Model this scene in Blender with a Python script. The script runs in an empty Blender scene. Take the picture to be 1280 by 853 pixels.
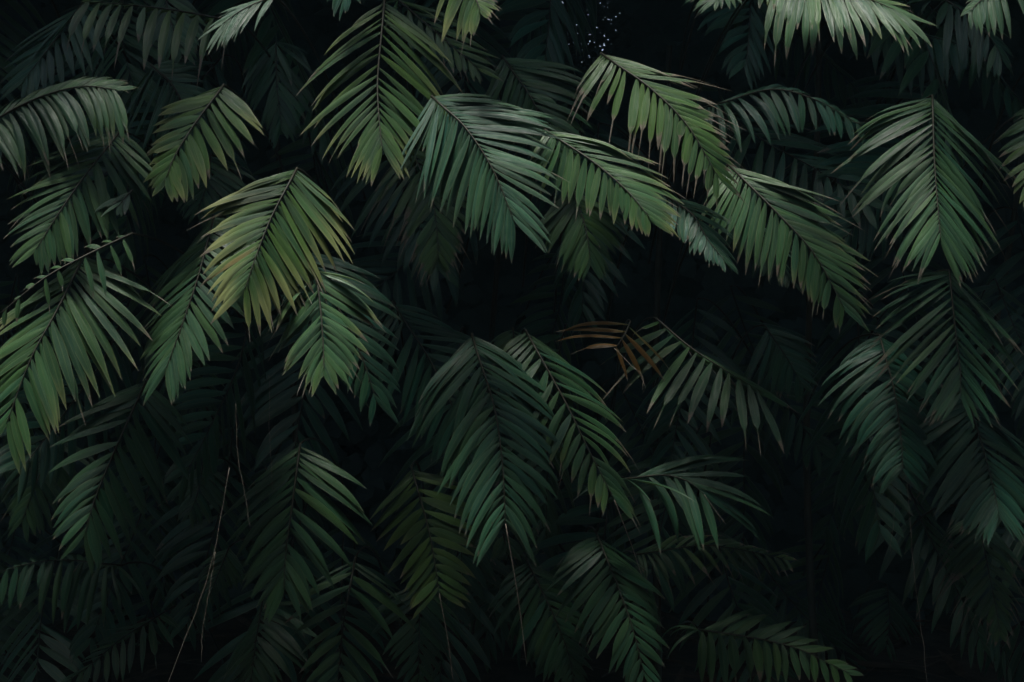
import bpy, math, random
from mathutils import Vector, Matrix
R = math.radians
C = bpy.context.scene.collection
sc = bpy.context.scene

# ------------------------------------------------------------------ camera
CAMZ, CAMY = 1.35, -5.0
cd = bpy.data.cameras.new('camera'); cam = bpy.data.objects.new('camera', cd); C.objects.link(cam)
cam.location = (0, CAMY, CAMZ); cam.rotation_euler = (R(90), 0, 0)
cd.lens = 50; cd.sensor_width = 36; cd.clip_end = 500; cd.clip_start = 0.05
sc.camera = cam
# ------------------------------------------------------------------ sky + sun (soft overcast, high, in front of the foliage)
SUN_EL, SUN_AZ = R(74), R(-30)      # azimuth of the light measured from the camera side (-Y), negative = left
w = bpy.data.worlds.new('World'); sc.world = w; w.use_nodes = True
nt = w.node_tree; bg = nt.nodes['Background']
sky = nt.nodes.new('ShaderNodeTexSky'); sky.sky_type = 'NISHITA'; sky.sun_disc = False
sdir = Vector((math.cos(SUN_EL)*math.sin(SUN_AZ), -math.cos(SUN_EL)*math.cos(SUN_AZ), math.sin(SUN_EL)))
sky.sun_elevation = SUN_EL; sky.sun_rotation = math.atan2(sdir.x, sdir.y)
sky.air_density = 1.0; sky.dust_density = 3.0
hs = nt.nodes.new('ShaderNodeHueSaturation'); hs.inputs['Saturation'].default_value = .75
nt.links.new(sky.outputs[0], hs.inputs['Color']); nt.links.new(hs.outputs[0], bg.inputs[0]); bg.inputs[1].default_value = 0.08
ld = bpy.data.lights.new('sun', 'SUN'); sun = bpy.data.objects.new('sun', ld); C.objects.link(sun)
ld.energy = 2.6; ld.angle = R(14); ld.color = (1.0, 0.97, 0.90)
sun.rotation_euler = sdir.to_track_quat('Z', 'Y').to_euler(); sun.location = (0, 0, 6)
sc.view_settings.view_transform = 'Standard'; sc.view_settings.look = 'None'
sc.view_settings.gamma = 1; sc.view_settings.use_curve_mapping = False
sc.view_settings.exposure = 1.22
sc.cycles.max_bounces = 5

# ------------------------------------------------------------------ materials
def nm(name):
    m = bpy.data.materials.new(name); m.use_nodes = True
    t = m.node_tree; t.nodes.clear()
    return m, t
class G:
    def __init__(s, t): s.t = t
    def n(s, typ, ins=None, **kw):
        x = s.t.nodes.new(typ)
        for k, v in kw.items(): setattr(x, k, v)
        for k, v in (ins or {}).items():
            if isinstance(v, bpy.types.NodeSocket): s.t.links.new(v, x.inputs[k])
            else: x.inputs[k].default_value = v
        return x
    def m(s, op, a, b=0.0, c=0.0, clamp=False):
        x = s.n('ShaderNodeMath', {0: a, 1: b, 2: c}, operation=op); x.use_clamp = clamp
        return x.outputs[0]
    def mix(s, f, a, b):
        x = s.n('ShaderNodeMix', data_type='RGBA')
        for i, v in ((0, f), (6, a), (7, b)):
            if isinstance(v, bpy.types.NodeSocket): s.t.links.new(v, x.inputs[i])
            else: x.inputs[i].default_value = v
        return x.outputs[2]
    def attr(s, name): return s.n('ShaderNodeAttribute', attribute_name=name).outputs['Fac']
    def ramp(s, x, lo, hi): return s.n('ShaderNodeMapRange', {0: x, 1: lo, 2: hi}, interpolation_type='SMOOTHSTEP').outputs[0]

def leaf_material():
    m, t = nm('palm_leaf'); g = G(t)
    uv = g.n('ShaderNodeUVMap', uv_map='uv').outputs[0]
    sp = g.n('ShaderNodeSeparateXYZ', {0: uv}); U, V = sp.outputs[0], sp.outputs[1]    # U along the leaflet, V 0..1 across
    hue, yel, brn, rnd, frn = (g.attr(a) for a in ('hue', 'yel', 'brn', 'rnd', 'frn'))
    pos = g.n('ShaderNodeNewGeometry').outputs['Position']
    big = g.n('ShaderNodeTexNoise', {'Vector': pos, 'Scale': 9.0, 'Detail': 3.0}).outputs['Fac']
    sv = g.n('ShaderNodeCombineXYZ', {0: g.m('MULTIPLY_ADD', U, 3.0, g.m('MULTIPLY', rnd, 31.0)), 1: g.m('MULTIPLY', V, 16.0), 2: g.m('MULTIPLY', rnd, 57.0)}).outputs[0]
    streak = g.n('ShaderNodeTexNoise', {'Vector': sv, 'Scale': 1.0, 'Detail': 2.0, 'Roughness': .6}).outputs['Fac']
    mot = g.n('ShaderNodeTexNoise', {'Vector': pos, 'Scale': 70.0, 'Detail': 4.0, 'Roughness': .65}).outputs['Fac']
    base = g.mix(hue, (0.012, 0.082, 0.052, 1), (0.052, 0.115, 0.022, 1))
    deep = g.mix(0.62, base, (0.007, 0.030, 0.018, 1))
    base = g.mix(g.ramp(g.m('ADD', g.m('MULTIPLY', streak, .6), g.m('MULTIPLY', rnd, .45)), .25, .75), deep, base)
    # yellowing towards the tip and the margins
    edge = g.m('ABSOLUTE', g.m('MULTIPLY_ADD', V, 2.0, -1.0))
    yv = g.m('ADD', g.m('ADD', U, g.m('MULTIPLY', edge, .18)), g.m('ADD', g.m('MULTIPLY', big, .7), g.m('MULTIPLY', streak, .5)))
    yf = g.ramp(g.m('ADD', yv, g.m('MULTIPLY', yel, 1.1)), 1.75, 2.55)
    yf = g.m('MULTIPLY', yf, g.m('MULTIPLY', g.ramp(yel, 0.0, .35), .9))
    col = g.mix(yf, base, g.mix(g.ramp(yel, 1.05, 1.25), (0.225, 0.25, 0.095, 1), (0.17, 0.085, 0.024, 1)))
    # dry blotches and dry tips
    bv = g.m('ADD', g.m('ADD', U, g.m('MULTIPLY', mot, .28)), g.m('ADD', g.m('MULTIPLY', brn, .32), g.m('MULTIPLY', rnd, .06)))
    bf = g.m('MULTIPLY', g.ramp(bv, 1.13, 1.24), g.ramp(brn, 0.0, .3))
    dry = g.mix(mot, (0.035, 0.024, 0.016, 1), (0.23, 0.20, 0.155, 1))
    col = g.mix(bf, col, dry)
    spot = g.n('ShaderNodeTexVoronoi', {'Vector': pos, 'Scale': 34.0, 'Randomness': 1.0}).outputs['Distance']
    sf = g.m('MULTIPLY', g.ramp(spot, .13, .05), g.ramp(g.m('ADD', big, g.m('MULTIPLY', brn, .2)), .52, .68))
    col = g.mix(g.m('MULTIPLY', sf, .75), col, (0.06, 0.035, 0.02, 1))
    mid = g.ramp(edge, .12, .03)
    col = g.mix(g.m('MULTIPLY', mid, .35), col, (0.11, 0.15, 0.06, 1))
    col = g.mix(g.m('MULTIPLY', g.ramp(edge, .82, .96), .4), col, (0.15, 0.19, 0.085, 1))  # paler margins: edge sheen put into the colour
    # streaky pale grey-green tint on some fronds
    col = g.mix(g.m('MULTIPLY', g.m('MULTIPLY', frn, g.ramp(g.m('ADD', g.m('MULTIPLY', streak, .5), g.m('MULTIPLY', mot, .5)), .3, .7)), .75), col, (0.22, 0.30, 0.25, 1))
    rib = g.m('SINE', g.m('MULTIPLY', V, 56.0))
    h = g.m('ADD', g.m('MULTIPLY', rib, .5), g.m('ADD', g.m('MULTIPLY', streak, 1.6), g.m('MULTIPLY', mot, .7)))
    bump = g.n('ShaderNodeBump', {'Strength': .7, 'Distance': .001, 'Height': h}).outputs[0]
    rough = g.m('MULTIPLY_ADD', mot, .28, .25)
    p = g.n('ShaderNodeBsdfPrincipled', {'Base Color': col, 'Roughness': rough, 'Normal': bump, 'Specular IOR Level': .55})
    tr = g.n('ShaderNodeBsdfTranslucent', {'Color': g.mix(.35, col, (0.10, 0.16, 0.02, 1)), 'Normal': bump})
    mx = g.n('ShaderNodeMixShader', {0: .22, 1: p.outputs[0], 2: tr.outputs[0]})
    g.n('ShaderNodeOutputMaterial', {0: mx.outputs[0]})
    return m

def simple(name, a, b, scale, rough=.7, bump=.3, stretch=(1, 1, 1)):
    m, t = nm(name); g = G(t)
    tc = g.n('ShaderNodeTexCoord').outputs['Object']
    mp = g.n('ShaderNodeMapping', {0: tc}); mp.inputs['Scale'].default_value = stretch
    no = g.n('ShaderNodeTexNoise', {'Vector': mp.outputs[0], 'Scale': scale, 'Detail': 6.0, 'Roughness': .65}).outputs['Fac']
    col = g.mix(g.ramp(no, .3, .7), (*a, 1), (*b, 1))
    bp = g.n('ShaderNodeBump', {'Strength': bump, 'Distance': .01, 'Height': no}).outputs[0]
    p = g.n('ShaderNodeBsdfPrincipled', {'Base Color': col, 'Roughness': rough, 'Normal': bp, 'Specular IOR Level': .3})
    g.n('ShaderNodeOutputMaterial', {0: p.outputs[0]})
    return m
LEAF = leaf_material()
STALK = simple('stalk', (0.012, 0.014, 0.008), (0.034, 0.032, 0.020), 60, .55, .2)
DRY = simple('dry_stalk', (0.10, 0.085, 0.065), (0.30, 0.27, 0.22), 90, .7, .3)
CANE = simple('cane', (0.018, 0.022, 0.014), (0.05, 0.045, 0.03), 14, .7, .4, (1, 1, .3))
SOIL = simple('leaf_litter_soil', (0.012, 0.009, 0.007), (0.050, 0.032, 0.022), 7, .95, .8)
LITTER = simple('dead_leaf', (0.030, 0.018, 0.012), (0.085, 0.050, 0.034), 12, .85, .4)
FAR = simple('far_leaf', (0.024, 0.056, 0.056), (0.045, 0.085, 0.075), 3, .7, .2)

# ------------------------------------------------------------------ helpers
K = .72/1280
def at(px, py, Y):
    D = Y-CAMY
    return Vector(((px-640)*K*D, Y, CAMZ+(426.5-py)*K*D))
def link(name, me, mat, parent=None, loc=None):
    o = bpy.data.objects.new(name, me); C.objects.link(o)
    if mat and not me.materials: me.materials.append(mat)
    if parent: o.parent = parent
    if loc is not None: o.location = loc
    return o
def tag(o, label=None, cat=None, group=None, kind=None):
    for k, v in (('label', label), ('category', cat), ('group', group), ('kind', kind)):
        if v: o[k] = v
    return o
class MB:
    def __init__(s): s.v = []; s.f = []; s.uv = []; s.a = []
    def build(s, name, mat, parent=None, loc=None, smooth=True):
        me = bpy.data.meshes.new(name); me.from_pydata(s.v, [], s.f)
        if s.uv:
            l = me.uv_layers.new(name='uv')
            vi = [0]*len(me.loops); me.loops.foreach_get('vertex_index', vi)
            fl = []
            for i in vi: fl += s.uv[i]
            l.data.foreach_set('uv', fl)
        if s.a:
            for j, nme in enumerate(('hue', 'yel', 'brn', 'rnd', 'frn')):
                at_ = me.attributes.new(nme, 'FLOAT', 'POINT')
                at_.data.foreach_set('value', [q[j] for q in s.a])
        if smooth: me.polygons.foreach_set('use_smooth', [True]*len(me.polygons))
        me.update()
        return link(name, me, mat, parent, loc)
    def tube(s, pts, rad, k=6):
        n0 = len(s.v); N = len(pts)
        for i, p in enumerate(pts):
            t = (pts[min(i+1, N-1)]-pts[max(i-1, 0)]).normalized()
            u = t.orthogonal() if i == 0 else (u-t*u.dot(t))
            u.normalize(); v = t.cross(u)
            r = rad(i/(N-1)) if callable(rad) else rad
            for j in range(k):
                a = 2*math.pi*j/k
                s.v.append(tuple(p+(u*math.cos(a)+v*math.sin(a))*r))
        for i in range(N-1):
            for j in range(k):
                a = n0+i*k+j; b = n0+i*k+(j+1) % k
                s.f.append((a, b, b+k, a+k))
        s.f.append(tuple(n0+j for j in range(k))[::-1]); s.f.append(tuple(n0+(N-1)*k+j for j in range(k)))

def catmull(pts, n):
    P = [pts[0]*2-pts[1]]+pts+[pts[-1]*2-pts[-2]]
    out = []
    segs = len(pts)-1
    for i in range(n):
        t = i/(n-1)*segs; k = min(int(t), segs-1); t -= k
        a, b, c, d = P[k:k+4]
        out.append(.5*((2*b)+(c-a)*t+(2*a-5*b+4*c-d)*t*t+(3*b-a-3*c+d)*t**3))
    return out
DOWN = Vector((0, 0, -1))
BL = [.15]
def leaflet(mb, P, d, N, L, W, droop, fold, twist, attrs, rg, nu=9, curl=0.0):
    """one lanceolate blade: starts at P heading d, facing N, arching over under its weight"""
    n0 = len(mb.v); step = L/nu
    p = P.copy(); d = d.normalized(); N = (N-d*N.dot(d)).normalized()
    side = Vector((rg.uniform(-1, 1), rg.uniform(-1, 1), rg.uniform(-1, 1)))*.10
    wav = rg.uniform(0, 6.3)
    sh = rg.uniform(.66, .86); blunt = BL[0]*rg.uniform(.5, 1.2)
    torn = attrs[2] > .35 and rg.random() < attrs[2]
    for i in range(nu+1):
        u = i/nu
        pa = math.sin(math.pi*u**sh)**.85 if 0 < u < 1 else 0
        pb = min(1, .3+u*3)*(1-u**5)*(1-.2*u)
        prof = max(pa*(1-blunt)+pb*blunt, .22*(1-3*u))
        wd = W*.5*max(prof, .03)
        if torn and u > .78: wd *= rg.uniform(.15, .6)
        Wv = d.cross(N)
        tw = twist*(1-.4*u)+.12*math.sin(wav+u*4)
        Wr = Wv*math.cos(tw)+N*math.sin(tw); Nr = N*math.cos(tw)-Wv*math.sin(tw)
        f = fold*(1-.5*u)
        for v in (-1, -.5, 0, .5, 1):
            q = p+Wr*(wd*v*math.cos(f))-Nr*(abs(v)*wd*math.sin(f))
            mb.v.append(tuple(q)); mb.uv.append((u, .5+.5*v)); mb.a.append(attrs)
        p = p+d*step*((1.5 if attrs[2] < .6 else 2.4) if torn and u > .78 else 1)
        d = (d+(DOWN*droop*(.35+u)+side*.5-N*curl*u*u*1.5)*(1/nu)).normalized()
        N = (N-d*N.dot(d)).normalized()
    for i in range(nu):
        for j in range(4):
            a = n0+i*5+j
            mb.f.append((a, a+1, a+6, a+5))

def frond(label, pts, Y=0.0, A=110, B=110, n=17, a0=62, a1=14, g=.7, hue=.5, yel=.1, brn=.25, w=13, up=.28,
          slope=.75, frn=0.0, split=True, group=None, gB=None, gA=None, seed=None, bare=None, miss=.03, tipl=.45,
          cat='palm frond', pet=True, roof=.36, fold=.38, base_l=.6, gaps=None, aB=None, name='palm_frond', blunt=.15, ext=.42, tx=None):
    BL[0] = blunt
    rg = random.Random(seed if seed is not None else sum(ord(c)*(i+3) for i, c in enumerate(label or 'x'))+int(pts[0][0]*7+pts[0][1]))
    Y += max(0, (pts[0][1]-330)/520)*.7 if split else 0
    if split and ext:
        (xa, ya), (xb, yb) = pts[:2]
        kx = 1-.6*up*0
        pts = [(xa-(xb-xa)*ext*kx, ya-(yb-ya)*ext)]+list(pts); n = int(n*(1.1+.24*ext)+.5); A *= 1.06; B *= 1.06
    p2 = catmull([Vector((x, y, 0)) for x, y in pts], 40)
    ln = sum((p2[i+1]-p2[i]).length for i in range(39))*K*(Y-CAMY)
    P = []
    for i, q in enumerate(p2):
        u = i/39
        P.append(at(q.x, q.y, Y+.25*slope*ln-slope*ln*(u-.35*u*u)))
    root = bpy.data.objects.new(name, None); C.objects.link(root); root.location = P[0]; root.empty_display_size = .05
    tag(root, label, cat, group)
    O = P[0]; P = [p-O for p in P]
    sk = K*(Y-CAMY)
    mb = MB()
    mb.tube(P, lambda u: (.0032*(1-u)+.0009)*(w/13)**.5); mb.build('rachis', STALK, root)
    if bare:
        end = at(*bare, Y-.1)-O; mid = (P[-1]+end)*.5+Vector((.006, 0, -.01))
        mb = MB(); mb.tube(catmull([P[-1], mid, end], 12), lambda u: .0015-.0006*u, 5); mb.build('bare_tip', DRY, root)
    if pet:
        T0 = (P[1]-P[0]).normalized(); mb = MB(); q = []
        for i in range(12):
            t = i/11
            q.append(-T0*(.12*t)+Vector((0, (1.1-Y*.6)*t**1.1, -.45*t**2.2)))
        mb.tube(q, lambda u: .0034+.002*u); mb.build('petiole', STALK, root)
    Nd = Vector((rg.gauss(0, .2) if tx is None else tx, -(1-up), up)).normalized()
    allb = MB(); ph = rg.uniform(0, 6.3); w *= .93
    for side in (1, -1):
        Lm = (A if side > 0 else B)*sk
        gg = (gA if side > 0 else gB); gg = g if gg is None else gg
        ang0 = a0 if side > 0 or aB is None else aB
        for k in range(n):
            u = (k+.5+.22*(side > 0)+rg.uniform(-.12, .12))/(n+.2)
            u = min(u, .995)
            if rg.random() < miss: continue
            f = u*39; i = min(int(f), 38); p = P[i].lerp(P[i+1], f-i)
            T = (P[min(i+2, 39)]-P[max(i-1, 0)]).normalized()
            N = (Nd-T*Nd.dot(T)).normalized(); S = N.cross(T)
            wob = math.sin(u*9+ph*side)*3.2
            a = R(wob+ang0*.97*(1-u**2.1)+(a1*.7+17)*u**2.1+rg.gauss(0, 2.6))
            if u < .3: a += R(2)
            S2 = (S*side*math.cos(roof)-N*math.sin(roof)*rg.uniform(.7, 1.3))
            d = T*math.cos(a)+S2*math.sin(a)+N*.04
            prof = base_l+(1-base_l)*math.sin(min(1, u/.3)*math.pi/2) if u < .3 else 1-(1-tipl*.8)*((u-.3)/.7)**1.1
            L = Lm*prof*rg.uniform(.88, 1.08)
            if rg.random() < .035: L *= rg.uniform(.45, .75)
            if rg.random() < .05: a += R(rg.uniform(-14, 14)); gg2 = 2.2
            else: gg2 = 1
            d = T*math.cos(a)+S2*math.sin(a)+N*.04
            at_ = (min(1, max(0, hue+rg.gauss(0, .12))), max(0, yel+rg.gauss(0, .08)*(yel > .05)+.25*yel*(u-.5)), max(0, brn+rg.gauss(0, .14)), rg.random(), frn)
            mb = MB() if split else allb
            leaflet(mb, p, d, N, L, w*sk*(.55+.5*prof)*rg.uniform(.88, 1.1), gg*gg2*1.3*rg.uniform(.65, 1.4), fold*1.3*rg.uniform(.7, 1.3),
                    side*rg.uniform(-.15, .7), at_, rg, 10 if split else 7, curl=rg.uniform(0, .35))
            if split: mb.build('leaflet', LEAF, root)
    if not split: allb.build('leaflets', LEAF, root)
    return root

# ------------------------------------------------------------------ setting
mb = MB(); rg = random.Random(5)
NX, NY = 90, 60
for j in range(NY+1):
    for i in range(NX+1):
        x = (i/NX-.5); y = j/NY
        X = x*60*abs(x)*2+x*12; Yy = -14+44*y
        h = 0.05*math.sin(X*1.3+Yy*.7)+.03*math.sin(X*3.1-Yy*2.3)+rg.uniform(-.012, .012)
        mb.v.append((X, Yy, h-.12+max(0, Yy-1)*.05))
for j in range(NY):
    for i in range(NX):
        a = j*(NX+1)+i; mb.f.append((a, a+1, a+NX+2, a+NX+1))
tag(mb.build('ground', SOIL), kind='structure')

# litter of dead leaves lying under the palms
mb = MB(); rg = random.Random(9)
for _ in range(1500):
    X, Yy = rg.uniform(-4, 4), rg.uniform(-1.8, 2.5)
    h = 0.05*math.sin(X*1.3+Yy*.7)+.03*math.sin(X*3.1-Yy*2.3)-.12+max(0, Yy-1)*.05+rg.uniform(.0, .04)
    a = rg.uniform(0, 6.3); d = Vector((math.cos(a), math.sin(a), rg.uniform(-.15, .25)))
    L = rg.uniform(.1, .4)
    leaflet(mb, Vector((X, Yy, h)), d, Vector((rg.uniform(-.4, .4), rg.uniform(-.4, .4), 1)), L, L*rg.uniform(.06, .16), .1, .3, 0, (0, 0, 0, 0, 0), rg, 4)
mb.uv = []; mb.a = []
tag(mb.build('leaf_litter', LITTER), 'reddish brown dead leaves littering the soil under the palms', 'leaf litter', kind='stuff')

# far-off wood behind the palms and an unseen leaf cover added to shade them: leaf-sized faces, with small gaps that let the sky through
def leaf_card(mb, c0, n, L, Wd, rg):
    a = rg.uniform(0, 6.3); n = (n+Vector((rg.uniform(-.5, .5), rg.uniform(-.5, .5), rg.uniform(-.5, .5)))).normalized()
    u = n.orthogonal().normalized(); v = n.cross(u); d = u*math.cos(a)+v*math.sin(a); q = n.cross(d)
    n0 = len(mb.v)
    for t, ww, b in ((-.5, .05, 0), (-.2, .45, .02), (.15, .5, .02), (.5, .03, -.02)):
        for sg in (-1, 1): mb.v.append(tuple(c0+d*L*t+q*Wd*ww*sg+n*b*L*4))
    for t in range(3): mb.f.append((n0+2*t, n0+2*t+1, n0+2*t+3, n0+2*t+2))
def far_wood():
    mb = MB(); rg = random.Random(21)
    s = .07
    def fill(x0, x1, z0, z1, Yy, s, L, W, skip, inside):
        for i in range(int((x1-x0)/s)):
            for j in range(int((z1-z0)/s)):
                X = x0+i*s+rg.uniform(-.5, .5)*s; Z = z0+j*s+rg.uniform(-.5, .5)*s; y = Yy+rg.uniform(-.2, .2)
                px = 640+X/(K*(Yy-CAMY)); py = 426.5-(Z-CAMZ)/(K*(Yy-CAMY))
                c = ((px-738)/50)**2+((py-32)/58)**2
                if (c < 1) != inside or rg.random() < skip: continue
                leaf_card(mb, Vector((X, y, Z)), Vector((0, -1, .3)), rg.uniform(*L), rg.uniform(*W), rg)
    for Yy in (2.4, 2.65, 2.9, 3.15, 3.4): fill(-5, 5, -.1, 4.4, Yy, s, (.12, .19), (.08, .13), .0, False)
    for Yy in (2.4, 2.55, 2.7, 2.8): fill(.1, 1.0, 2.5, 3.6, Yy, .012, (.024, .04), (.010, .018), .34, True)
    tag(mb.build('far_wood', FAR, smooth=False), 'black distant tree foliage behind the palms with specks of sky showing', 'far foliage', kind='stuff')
def added_canopy():  # added out of view: blocks the sky, leaves a slot of light overhead
    mb = MB(); rg = random.Random(22)
    def sheet(o, u, v, n, s, keep=None, size=1.0):
        o, u, v = Vector(o), Vector(u), Vector(v); nu, nv = int(u.length/s), int(v.length/s)
        for i in range(nu):
            for j in range(nv):
                p = o+u*((i+rg.random())/nu)+v*((j+rg.random())/nv)
                if keep and not keep(p): continue
                leaf_card(mb, p+Vector(n)*rg.uniform(-.2, .2), Vector(n), rg.uniform(.25, .4)*size, rg.uniform(.16, .26)*size, rg)
    H = SHADE_H
    edge = lambda p: p.y < 3.3 and p.y > BACK_EDGE-.22*min(1, max(0, abs(p.x+.15)-.75))+.22*math.sin(p.x*1.9+.5)+.12*math.sin(p.x*5.1)+.10*max(0, -p.x)*0-.0*p.x
    fedge = lambda p: p.y < FRONT_EDGE+.25*math.sin(p.x*1.4+2)+.1*math.sin(p.x*4.3)
    for k in range(2):
        sheet((-7, -1.6, H+k*.35), (14, 0, 0), (0, 8, 0), (0, 0, 1), .12, edge)
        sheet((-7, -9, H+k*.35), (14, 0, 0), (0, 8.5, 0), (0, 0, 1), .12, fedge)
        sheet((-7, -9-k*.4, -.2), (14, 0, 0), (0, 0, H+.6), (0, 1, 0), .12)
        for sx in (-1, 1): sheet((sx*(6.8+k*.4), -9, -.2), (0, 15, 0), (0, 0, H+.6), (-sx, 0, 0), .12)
    tag(mb.build('shade_canopy', FAR, smooth=False), 'unseen leaf cover added above and around the clearing to block sky light', 'added_canopy', kind='stuff')
SHADE_H, BACK_EDGE, FRONT_EDGE = 3.5, -.9, -3.0
far_wood(); added_canopy()

# canes the fronds grow from
def cane(x, y, h, lean, i):
    mb = MB(); rg = random.Random(i)
    pts = [Vector((lean*(t/10)**1.5, .15*math.sin(t*.5+i), -.15+h*t/10)) for t in range(11)]
    fine = catmull(pts, 60)
    mb.tube(fine, lambda u: (.017-.006*u)*(1.18 if int(u*59) % 5 == 0 else 1), 8)
    root = bpy.data.objects.new('palm_plant', None); C.objects.link(root); root.location = (x, y, 0)
    mb.build('stem', CANE, root)
    return tag(root, 'thin ringed palm stem hidden in the dark behind the fronds', 'palm', 'palm plants in the deep shade')
rg = random.Random(3)
for i in range(9):
    cane(-3.2+i*.75+rg.uniform(-.12, .12), rg.uniform(.85, 1.7), rg.uniform(1.8, 3.0), rg.uniform(-.3, .3), i)


def black_lift():  # volume added to lift the blacks toward blue
    m, t = nm('black_lift'); g = G(t)
    v = g.n('ShaderNodeVolumePrincipled', {'Color': (.45, .85, 1, 1), 'Density': LIFT_DENSITY, 'Anisotropy': .1})
    o = g.n('ShaderNodeOutputMaterial'); t.links.new(v.outputs[0], o.inputs['Volume'])
    mb = MB(); x0, x1, y0, y1, z0, z1 = -30, 30, -16, 31, -3, 6
    mb.v = [(x, y, z) for x in (x0, x1) for y in (y0, y1) for z in (z0, z1)]
    mb.f = [(0, 1, 3, 2), (4, 6, 7, 5), (0, 4, 5, 1), (2, 3, 7, 6), (0, 2, 6, 4), (1, 5, 7, 3)]
    tag(mb.build('black_lift', m, smooth=False), 'thin bluish volume added to lift the dark tones', 'black_lift', kind='stuff')
LIFT_DENSITY = .0026
black_lift()

# ------------------------------------------------------------------ fronds: rachis traced base -> tip, each at its own distance
# top row
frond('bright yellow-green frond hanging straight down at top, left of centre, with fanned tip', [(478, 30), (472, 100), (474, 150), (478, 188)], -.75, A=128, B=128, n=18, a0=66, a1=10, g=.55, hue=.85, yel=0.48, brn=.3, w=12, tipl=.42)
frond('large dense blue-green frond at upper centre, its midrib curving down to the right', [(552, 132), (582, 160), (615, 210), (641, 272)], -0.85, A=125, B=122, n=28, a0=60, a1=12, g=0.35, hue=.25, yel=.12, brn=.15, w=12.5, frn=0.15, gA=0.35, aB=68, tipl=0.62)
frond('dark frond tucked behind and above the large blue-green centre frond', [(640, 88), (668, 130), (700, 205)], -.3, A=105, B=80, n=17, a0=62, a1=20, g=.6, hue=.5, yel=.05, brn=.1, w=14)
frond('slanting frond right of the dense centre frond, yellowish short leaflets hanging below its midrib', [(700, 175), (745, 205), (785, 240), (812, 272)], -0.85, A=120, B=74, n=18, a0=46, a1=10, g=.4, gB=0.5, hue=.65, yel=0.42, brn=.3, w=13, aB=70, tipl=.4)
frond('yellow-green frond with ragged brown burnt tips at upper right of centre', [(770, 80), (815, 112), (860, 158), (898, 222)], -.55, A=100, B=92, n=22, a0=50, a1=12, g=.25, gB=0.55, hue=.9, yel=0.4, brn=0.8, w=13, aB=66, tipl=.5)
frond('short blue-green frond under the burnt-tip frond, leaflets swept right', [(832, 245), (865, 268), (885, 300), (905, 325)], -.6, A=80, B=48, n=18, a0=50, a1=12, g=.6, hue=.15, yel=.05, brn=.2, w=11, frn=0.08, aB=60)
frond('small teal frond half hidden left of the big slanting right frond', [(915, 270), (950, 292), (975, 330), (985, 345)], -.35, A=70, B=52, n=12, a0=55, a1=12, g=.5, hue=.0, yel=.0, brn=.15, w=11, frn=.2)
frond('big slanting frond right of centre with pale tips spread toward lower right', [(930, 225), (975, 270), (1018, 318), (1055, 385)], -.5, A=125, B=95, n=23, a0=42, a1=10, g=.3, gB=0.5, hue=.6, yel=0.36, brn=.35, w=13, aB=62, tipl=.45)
frond('tall symmetrical dark green frond at upper right with straight vertical midrib', [(1166, 138), (1168, 200), (1172, 255), (1176, 300)], -0.6, A=138, B=132, n=27, a0=62, a1=14, g=.45, hue=.5, yel=.14, brn=.35, w=11, tipl=0.55, frn=0.05, ext=0.3, tx=0.0)
frond('bright green frond along the top edge at right, long leaflets swept to the right', [(960, -30), (1020, -17), (1075, -5), (1118, 12)], -.9, A=78, B=92, n=23, a0=34, a1=-8, g=.15, gB=0.45, hue=0.6, yel=0.3, brn=.3, w=11, up=.5, aB=66, frn=0.05, tipl=0.95, ext=0)
frond('small pale frond poking down from the top edge beside the bright green one', [(925, -45), (912, -22), (895, 0)], -.85, A=42, B=70, n=11, a0=62, a1=10, g=.4, hue=.6, yel=.1, brn=.2, w=9, frn=0.3, pet=False, ext=0)
frond('grey-green frond in the top right corner with drooping separated leaflets', [(1292, -38), (1262, -20), (1232, -4), (1212, 14)], -.75, A=78, B=45, n=13, a0=70, a1=25, g=1.1, hue=0.45, yel=.15, brn=.35, w=12, up=.45, frn=0.12, ext=0)
frond('frond at the right edge of the photo, only its lit yellowish left half in view', [(1300, 150), (1292, 200), (1290, 245)], -.6, A=60, B=60, n=13, a0=60, a1=12, g=.5, hue=.8, yel=.35, brn=.4, w=11)
frond('dark olive frond across the top left corner with widely spaced blades hanging down', [(300, 28), (225, 14), (160, 6), (105, 2)], -0.65, A=95, B=34, n=12, a0=74, a1=58, g=1.2, hue=.9, yel=.12, brn=0.5, w=12, up=.4, tipl=.8, ext=0)
frond('pale silvery frond at top left, its narrow leaflets bunched together and sweeping left', [(345, -4), (325, 2), (300, 14), (278, 30)], -.95, A=66, B=52, n=13, a0=26, a1=8, g=.5, hue=.4, yel=.05, brn=.3, w=6, frn=0.8, tipl=.9, ext=0)
frond('yellow frond cut by the top edge at centre, broad leaflets pointing down-left', [(560, -48), (578, -26), (594, -2), (600, 12)], -.9, A=50, B=84, n=11, a0=62, a1=16, g=.5, hue=1.0, yel=.55, brn=.4, w=13, pet=False, ext=0)
frond('blue-grey blades dangling from the top edge left of the yellow frond', [(420, -40), (432, -22), (438, -6)], -.8, A=45, B=60, n=7, a0=50, a1=15, g=.6, hue=.1, yel=.05, brn=.2, w=10, pet=False, ext=0)
frond('shadowed blue-green frond in the top left corner, long narrow blades sweeping down-left', [(100, 8), (78, 38), (52, 72), (30, 100)], -.35, A=80, B=105, n=12, a0=52, a1=14, g=.3, hue=.1, yel=.0, brn=.1, w=12, ext=.1)
frond('dark blades hanging behind the pale silvery frond at top left', [(205, -18), (212, 22), (226, 62)], -.45, A=72, B=62, n=9, a0=50, a1=12, g=.6, hue=.35, yel=.0, brn=.2, w=12, ext=0)
frond('nearly black frond between the yellowish upper-left frond and the bright top one', [(345, 58), (346, 105), (352, 158)], -.15, A=85, B=85, n=13, a0=45, a1=12, g=.8, hue=.3, yel=.0, brn=.1, w=11, ext=.1)
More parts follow.
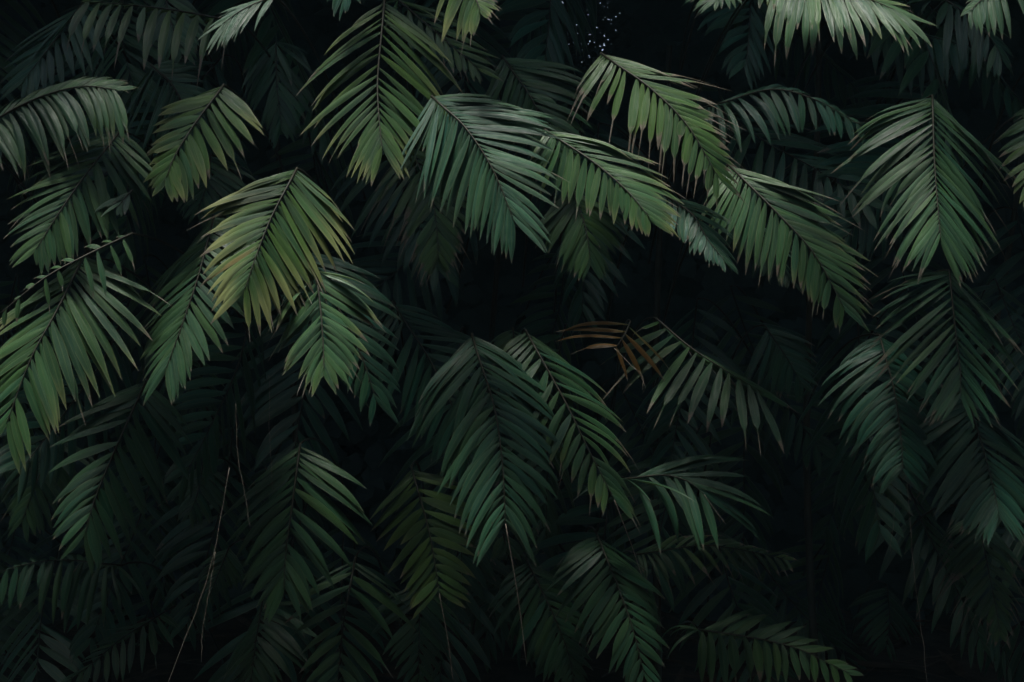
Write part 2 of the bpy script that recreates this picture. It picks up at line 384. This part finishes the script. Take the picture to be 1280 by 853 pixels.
frond('olive frond in shade right of the bright top frond, thin leaflets reaching right', [(500, 2), (535, 32), (570, 62), (600, 88)], -.45, A=92, B=60, n=12, a0=40, a1=10, g=.3, hue=.8, yel=.25, brn=.4, w=10, ext=.1)
frond('row of separate pointed leaflets hanging from the top edge left of the bright green frond', [(950, -22), (990, -8), (1030, 4), (1060, 14)], -.72, A=35, B=92, n=9, a0=70, a1=50, g=1.0, hue=.5, yel=.2, brn=.3, w=13, up=.4, ext=0, tipl=.9, blunt=.3)
frond('second shaded frond hanging at the top right between the corner frond and the bright one', [(1185, 2), (1215, 22), (1240, 50), (1252, 72)], -.3, A=70, B=85, n=13, a0=58, a1=15, g=.8, hue=.3, yel=.0, brn=.2, w=11, ext=.1)
# left
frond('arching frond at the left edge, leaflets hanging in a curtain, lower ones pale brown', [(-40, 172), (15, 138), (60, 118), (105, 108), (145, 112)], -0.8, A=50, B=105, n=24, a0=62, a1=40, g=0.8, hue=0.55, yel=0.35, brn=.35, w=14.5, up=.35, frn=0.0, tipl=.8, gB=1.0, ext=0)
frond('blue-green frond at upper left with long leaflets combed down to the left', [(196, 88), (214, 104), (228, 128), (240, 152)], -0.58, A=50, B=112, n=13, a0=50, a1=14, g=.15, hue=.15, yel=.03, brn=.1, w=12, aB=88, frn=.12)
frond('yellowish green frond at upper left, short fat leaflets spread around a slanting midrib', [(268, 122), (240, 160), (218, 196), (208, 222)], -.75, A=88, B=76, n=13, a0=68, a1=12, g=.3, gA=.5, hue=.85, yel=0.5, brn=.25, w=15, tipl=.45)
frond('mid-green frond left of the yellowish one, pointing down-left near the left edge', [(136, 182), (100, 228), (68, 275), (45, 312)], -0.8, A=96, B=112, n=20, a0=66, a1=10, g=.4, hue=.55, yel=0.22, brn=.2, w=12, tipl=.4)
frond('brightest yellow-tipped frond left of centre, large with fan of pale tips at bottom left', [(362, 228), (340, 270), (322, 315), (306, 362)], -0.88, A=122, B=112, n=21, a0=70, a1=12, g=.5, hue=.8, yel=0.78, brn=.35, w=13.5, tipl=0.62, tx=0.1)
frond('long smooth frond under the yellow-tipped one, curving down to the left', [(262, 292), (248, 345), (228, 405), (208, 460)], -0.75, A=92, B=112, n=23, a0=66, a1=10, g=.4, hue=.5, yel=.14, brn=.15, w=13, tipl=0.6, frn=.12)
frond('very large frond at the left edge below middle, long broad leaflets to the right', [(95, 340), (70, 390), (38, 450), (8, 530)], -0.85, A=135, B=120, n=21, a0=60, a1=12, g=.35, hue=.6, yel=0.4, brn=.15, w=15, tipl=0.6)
frond('thin leaning frond crossing the left edge with a few sickle-shaped leaflets hanging from it', [(165, 292), (110, 318), (55, 348), (0, 392)], -0.97, A=62, B=26, n=10, a0=80, a1=30, g=1.0, hue=.6, yel=.2, brn=.5, w=9, miss=.15, ext=0)
frond('hanging green frond left of centre with blotched yellowish leaflets around a vertical midrib', [(396, 345), (401, 390), (404, 430), (405, 462)], -0.93, A=92, B=92, n=16, a0=66, a1=10, g=.5, hue=.6, yel=0.42, brn=.4, w=13.5, tipl=.5, frn=0.1, tx=0.0, ext=0.15)
frond('dark bluish frond just behind the blotched hanging frond, spreading to the right', [(388, 330), (420, 380), (450, 440), (470, 500)], -0.4, A=110, B=90, n=14, a0=48, a1=12, g=.5, hue=.1, yel=.0, brn=.1, w=13)
frond('slim young leaf standing pale between two fronds at far left', [(165, 238), (156, 248), (148, 258)], -.85, A=34, B=46, n=4, a0=30, a1=8, g=.3, hue=.3, yel=.0, brn=.1, w=9, frn=.4, pet=False, ext=0)
frond('small vivid green shoot between the yellowish frond and the left fronds', [(172, 188), (162, 202), (158, 218)], -.7, A=30, B=34, n=4, a0=50, a1=15, g=.2, hue=.75, yel=.0, brn=.0, w=8, pet=False, ext=0)
frond('dim frond in shade below the yellowish upper-left frond', [(262, 205), (258, 232), (248, 262)], -0.4, A=70, B=70, n=11, a0=70, a1=15, g=.5, hue=.3, yel=.0, brn=.1, w=11)
# centre
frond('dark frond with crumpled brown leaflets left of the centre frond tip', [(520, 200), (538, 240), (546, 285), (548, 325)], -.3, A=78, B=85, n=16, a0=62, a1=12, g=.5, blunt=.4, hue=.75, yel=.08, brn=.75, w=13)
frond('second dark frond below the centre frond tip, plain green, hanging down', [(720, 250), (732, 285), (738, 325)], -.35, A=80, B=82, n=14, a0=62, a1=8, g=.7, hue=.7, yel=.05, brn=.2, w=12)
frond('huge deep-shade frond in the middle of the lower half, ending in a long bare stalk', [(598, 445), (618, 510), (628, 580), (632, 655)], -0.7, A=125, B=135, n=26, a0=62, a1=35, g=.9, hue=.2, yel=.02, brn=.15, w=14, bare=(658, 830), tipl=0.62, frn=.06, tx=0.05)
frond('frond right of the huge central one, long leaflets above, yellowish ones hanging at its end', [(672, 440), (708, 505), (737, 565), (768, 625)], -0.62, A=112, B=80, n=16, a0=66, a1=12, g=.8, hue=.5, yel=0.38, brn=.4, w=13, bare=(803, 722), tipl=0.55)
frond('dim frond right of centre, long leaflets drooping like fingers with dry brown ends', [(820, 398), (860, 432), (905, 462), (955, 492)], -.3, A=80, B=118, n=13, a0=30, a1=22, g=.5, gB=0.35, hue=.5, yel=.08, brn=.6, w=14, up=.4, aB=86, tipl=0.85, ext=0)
frond('rust-orange dying frond lying level in the dark right of centre', [(788, 402), (780, 420), (768, 437)], -0.45, A=95, B=105, n=4, a0=84, a1=62, g=0.5, hue=1.0, yel=1.4, brn=0.55, w=8, up=0.28, ext=0)
frond('small fresh green sprout of few leaflets standing alone above the huge central frond', [(641, 410), (642, 420), (643, 432)], -.3, A=55, B=48, n=4, a0=85, a1=60, g=.9, hue=.55, yel=.0, brn=.1, w=11, pet=False, ext=0)
frond('faint frond in deep shade left of the huge central one', [(505, 400), (540, 455), (570, 520), (590, 590)], -0.25, A=95, B=100, n=16, a0=60, a1=15, g=.5, hue=.1, yel=.0, brn=.1, w=13)
# right
frond('dim feathery frond below the tall symmetrical one at right, pale leaflet edges', [(1188, 352), (1194, 410), (1200, 460), (1201, 495)], -0.5, A=128, B=122, n=21, a0=58, a1=12, g=.3, hue=.35, yel=.05, brn=.4, w=10, ext=0.25, tx=0.0)
frond('teal frond with overlapping leaflets right of the black gap, lower left of the feathery frond', [(1105, 440), (1118, 490), (1126, 545), (1129, 588)], -0.45, A=95, B=98, n=24, a0=72, a1=40, g=.9, hue=.0, yel=.0, brn=.12, w=12, tipl=.5, tx=0.0)
frond('teal frond at the right edge under the feathery one, leaflets fanned to lower left', [(1215, 515), (1230, 565), (1243, 615), (1248, 640)], -0.6, A=108, B=112, n=21, a0=66, a1=22, g=.5, hue=.05, yel=.0, brn=.3, w=12, frn=.08, tx=0.05)
frond('dark frond in lower right corner with shrivelled brown tips, nearly black', [(1225, 660), (1234, 705), (1243, 750), (1250, 790)], -0.6, A=72, B=75, n=17, a0=66, a1=14, g=.7, hue=.5, yel=.05, brn=.85, w=10, tipl=.35)
frond('bluish arching frond behind the burnt-tip one at upper right, leaflets hanging beneath', [(905, 128), (965, 112), (1020, 125), (1078, 158)], -0.3, A=35, B=75, n=16, a0=60, a1=20, g=1.1, hue=.1, yel=.0, brn=.1, w=11, up=.4)
frond('long dark blades hanging behind the bright top-edge frond at right', [(1075, 20), (1130, 38), (1180, 50), (1215, 62)], 0.1, A=40, B=95, n=13, a0=60, a1=45, g=1.3, hue=.2, yel=.0, brn=.1, w=12, up=.4, ext=0)
frond('dim frond between the finger-leaved frond and the teal one at right', [(965, 420), (985, 450), (1002, 480)], .0, A=60, B=66, n=12, a0=58, a1=15, g=.6, hue=.1, yel=.0, brn=.3, w=10)
# lower
frond('large dim frond lower left, leaflets long on the right of its dark midrib', [(172, 500), (145, 560), (120, 620), (106, 668)], -0.65, A=112, B=100, n=15, a0=62, a1=14, g=.5, hue=.35, yel=.03, brn=.1, w=15, tipl=0.55)
frond('faint frond behind at far left, between the very large frond and the lower left one', [(62, 560), (45, 605), (28, 650)], -0.25, A=80, B=80, n=12, a0=62, a1=14, g=.6, hue=.4, yel=.0, brn=.1, w=12)
frond('dim green frond lower left of centre with neat herringbone leaflets and lighter lower tips', [(372, 580), (364, 640), (357, 695), (355, 735)], -0.78, A=108, B=108, n=17, a0=66, a1=12, g=.5, hue=.5, yel=.12, brn=.1, w=14, tipl=.5)
frond('olive-yellow frond at lower centre with blunt separated leaflets and a bare stalk below', [(520, 605), (534, 655), (543, 700), (549, 742)], -0.65, A=78, B=82, n=13, a0=68, a1=50, g=.2, hue=1.0, yel=.35, brn=.3, w=13, bare=(566, 850), fold=.2, tipl=.65)
frond('forked open frond at the bottom edge left of the olive-yellow one', [(440, 720), (430, 775), (424, 830), (420, 870)], -0.75, A=95, B=90, n=9, a0=66, a1=35, g=.4, hue=.45, yel=.05, brn=.15, w=13)
frond('dim frond at bottom right of centre whose broad leaflets catch light on the right', [(755, 690), (775, 740), (792, 790), (806, 845)], -0.65, A=88, B=90, n=16, a0=66, a1=20, g=.45, hue=.3, yel=.05, brn=.2, w=13)
frond('dark frond at the bottom edge between the olive-yellow and the bottom right frond', [(668, 720), (690, 765), (708, 810), (718, 850)], -0.5, A=70, B=82, n=15, a0=66, a1=18, g=.5, hue=.3, yel=.0, brn=.1, w=12)
frond('sparse arching frond at right of centre below the finger-leaved one, like a drooping hand', [(790, 598), (830, 594), (860, 602), (880, 618)], -0.65, A=112, B=95, n=8, a0=20, a1=8, g=.5, gB=.9, aB=66, hue=.25, yel=.0, brn=.1, w=13, up=.4, bare=(907, 655), tipl=1.0, ext=0.2)
frond('green frond in the bottom edge right of centre, comb of upright hanging leaflets', [(880, 788), (945, 798), (1000, 812), (1062, 842)], -0.68, A=66, B=66, n=17, a0=60, a1=18, g=.3, gB=1.5, aB=80, hue=.6, yel=.15, brn=.25, w=13.5, up=.4, ext=0.1)
frond('dim herringbone frond at the bottom edge left, right of the leaf litter', [(325, 770), (318, 815), (312, 868)], -0.6, A=85, B=85, n=13, a0=68, a1=20, g=.5, hue=.4, yel=.0, brn=.1, w=12)
frond('low frond lying near the leaf litter at bottom left', [(190, 775), (150, 800), (115, 830), (70, 862)], -0.2, A=60, B=60, n=12, a0=60, a1=20, g=.2, hue=.5, yel=.0, brn=.1, w=10, up=.5)
frond('curtain of dark leaflets at the left edge just above the leaf litter', [(130, 705), (80, 700), (30, 706), (-20, 722)], -0.4, A=85, B=20, n=14, a0=80, a1=60, g=1.0, hue=.35, yel=.0, brn=.1, w=12, up=.4)
frond('faint frond at bottom centre right of the forked one', [(525, 745), (524, 790), (523, 850)], -0.5, A=75, B=75, n=12, a0=66, a1=20, g=.5, hue=.3, yel=.0, brn=.1, w=12)
frond('dim small frond above the herringbone frond lower left of centre', [(252, 590), (246, 620), (238, 640)], -0.3, A=55, B=55, n=9, a0=62, a1=12, g=.6, hue=.3, yel=.0, brn=.1, w=10)
frond('tiny shaded frond beside the hanging thread lower left', [(282, 695), (272, 720), (262, 745)], -0.5, A=42, B=42, n=9, a0=62, a1=12, g=.6, hue=.3, yel=.0, brn=.1, w=8)
frond('spiky dead-tipped frond lying level at right of the sparse arching one', [(820, 690), (880, 682), (940, 690), (985, 700)], -0.45, A=45, B=55, n=13, a0=50, a1=15, g=.8, hue=.6, yel=.0, brn=.8, w=8, up=.4)
frond('faint frond in the black gap right of centre near the bottom edge', [(1110, 745), (1112, 775), (1108, 810)], .2, A=60, B=60, n=10, a0=66, a1=16, g=.5, hue=.2, yel=.0, brn=.1, w=9)

frond('little tuft of a few drooping leaflets on the bare stalk under the huge central frond', [(629, 668), (631, 676), (632, 684)], -.75, A=40, B=38, n=3, a0=50, a1=30, g=.6, hue=.35, yel=.05, brn=.2, w=13, ext=0, pet=False, miss=0)

# ---------------------------------------------------------------- nearly black fronds deep inside: cheap copies of a few shapes
protos = []
for k in range(5):
    s = random.Random(100+k)
    bend = s.uniform(-60, 60)
    protos.append(frond('nearly black palm frond lost in the deep shade behind the others', [(640-bend*.3, 300), (640, 380), (640+bend*.5, 450), (640+bend, 520)],
        1.0+.0*k, A=s.uniform(80, 110), B=s.uniform(80, 110), n=15, a0=s.uniform(56, 72), a1=14, g=s.uniform(.5, .9), hue=.1*k, yel=0, brn=.1, w=13, split=False,
        group='palm fronds lost in the deep shade', seed=100+k))
def copy_thing(o, loc, rz, s):
    c = o.copy(); C.objects.link(c); c.location = loc; c.rotation_euler = (s.uniform(-.25, .15), s.uniform(-.5, .5), rz)
    k = s.uniform(.85, 1.25); c.scale = (k, k, k)
    for ch in list(o.children):
        d = ch.copy(); C.objects.link(d); d.parent = c
    return c
rg = random.Random(77)
for i, o in enumerate(protos): o.location = at(200+i*230, 560+(i % 2)*90, .9)
for row in range(5):
    for col in range(10):
        px = -160+col*178+rg.uniform(-50, 50); py = -20+row*190+rg.uniform(-60, 60)
        copy_thing(rg.choice(protos), at(px, py-60, rg.uniform(.8, 2.1)), rg.uniform(-.5, .5), rg)

for row in range(4):
    for col in range(8):
        px = -60+col*195+rg.uniform(-70, 70); py = -40+row*230+rg.uniform(-70, 70)
        copy_thing(rg.choice(protos), at(px, py-60, rg.uniform(.3, .75)+.08*row+(.5 if px < 150 and py > 500 else 0)), rg.uniform(-.6, .6), rg)

# ---------------------------------------------------------------- hanging threads and dry stalks
def thread(label, pts, Y, r=.0008):
    mb = MB(); P = [at(x, y, Y) for x, y in pts]; O = P[0]
    q = catmull([p-O for p in P], 26)
    s = random.Random(int(pts[0][0])); ph = s.uniform(0, 6); q = [a+Vector((s.gauss(0, .0006)+.0016*math.sin(ph+i*.35)+.0006*math.sin(i*1.3+ph), s.gauss(0, .0012), 0)) for i, a in enumerate(q)]
    mb.tube(q, lambda u: r*(1-.35*u), 5)
    return tag(mb.build('dry_stalk', DRY, loc=O), label, 'dry stalk', 'thin dry stalks hanging in the gaps')
thread('thin pale thread hanging beside the blotched frond, ending above the herringbone frond', [(294, 505), (297, 560), (304, 610), (313, 662)], -.8)
thread('short faint thread hanging right of the first one at lower left', [(336, 470), (337, 530), (340, 612)], -.8, .0006)
thread('long slanting dry stalk running down-left to the bottom edge at lower left', [(287, 585), (270, 680), (246, 760), (208, 860)], -.8)
thread('faint dry stalk hanging vertically beside the slanting one near the bottom edge', [(270, 690), (256, 770), (251, 828)], -.8, .0006)
thread('long dry stalk hanging to the bottom edge in the black gap at lower right', [(1134, 605), (1140, 690), (1150, 770), (1159, 860)], -.4, .0006)
thread('kinked brown twig hanging below the rust-orange frond', [(768, 436), (790, 458), (802, 468), (803, 488)], -.5, .001)
thread('second faint stalk dropping from the teal frond at lower right', [(1120, 625), (1116, 660), (1113, 690)], -.3, .0006)
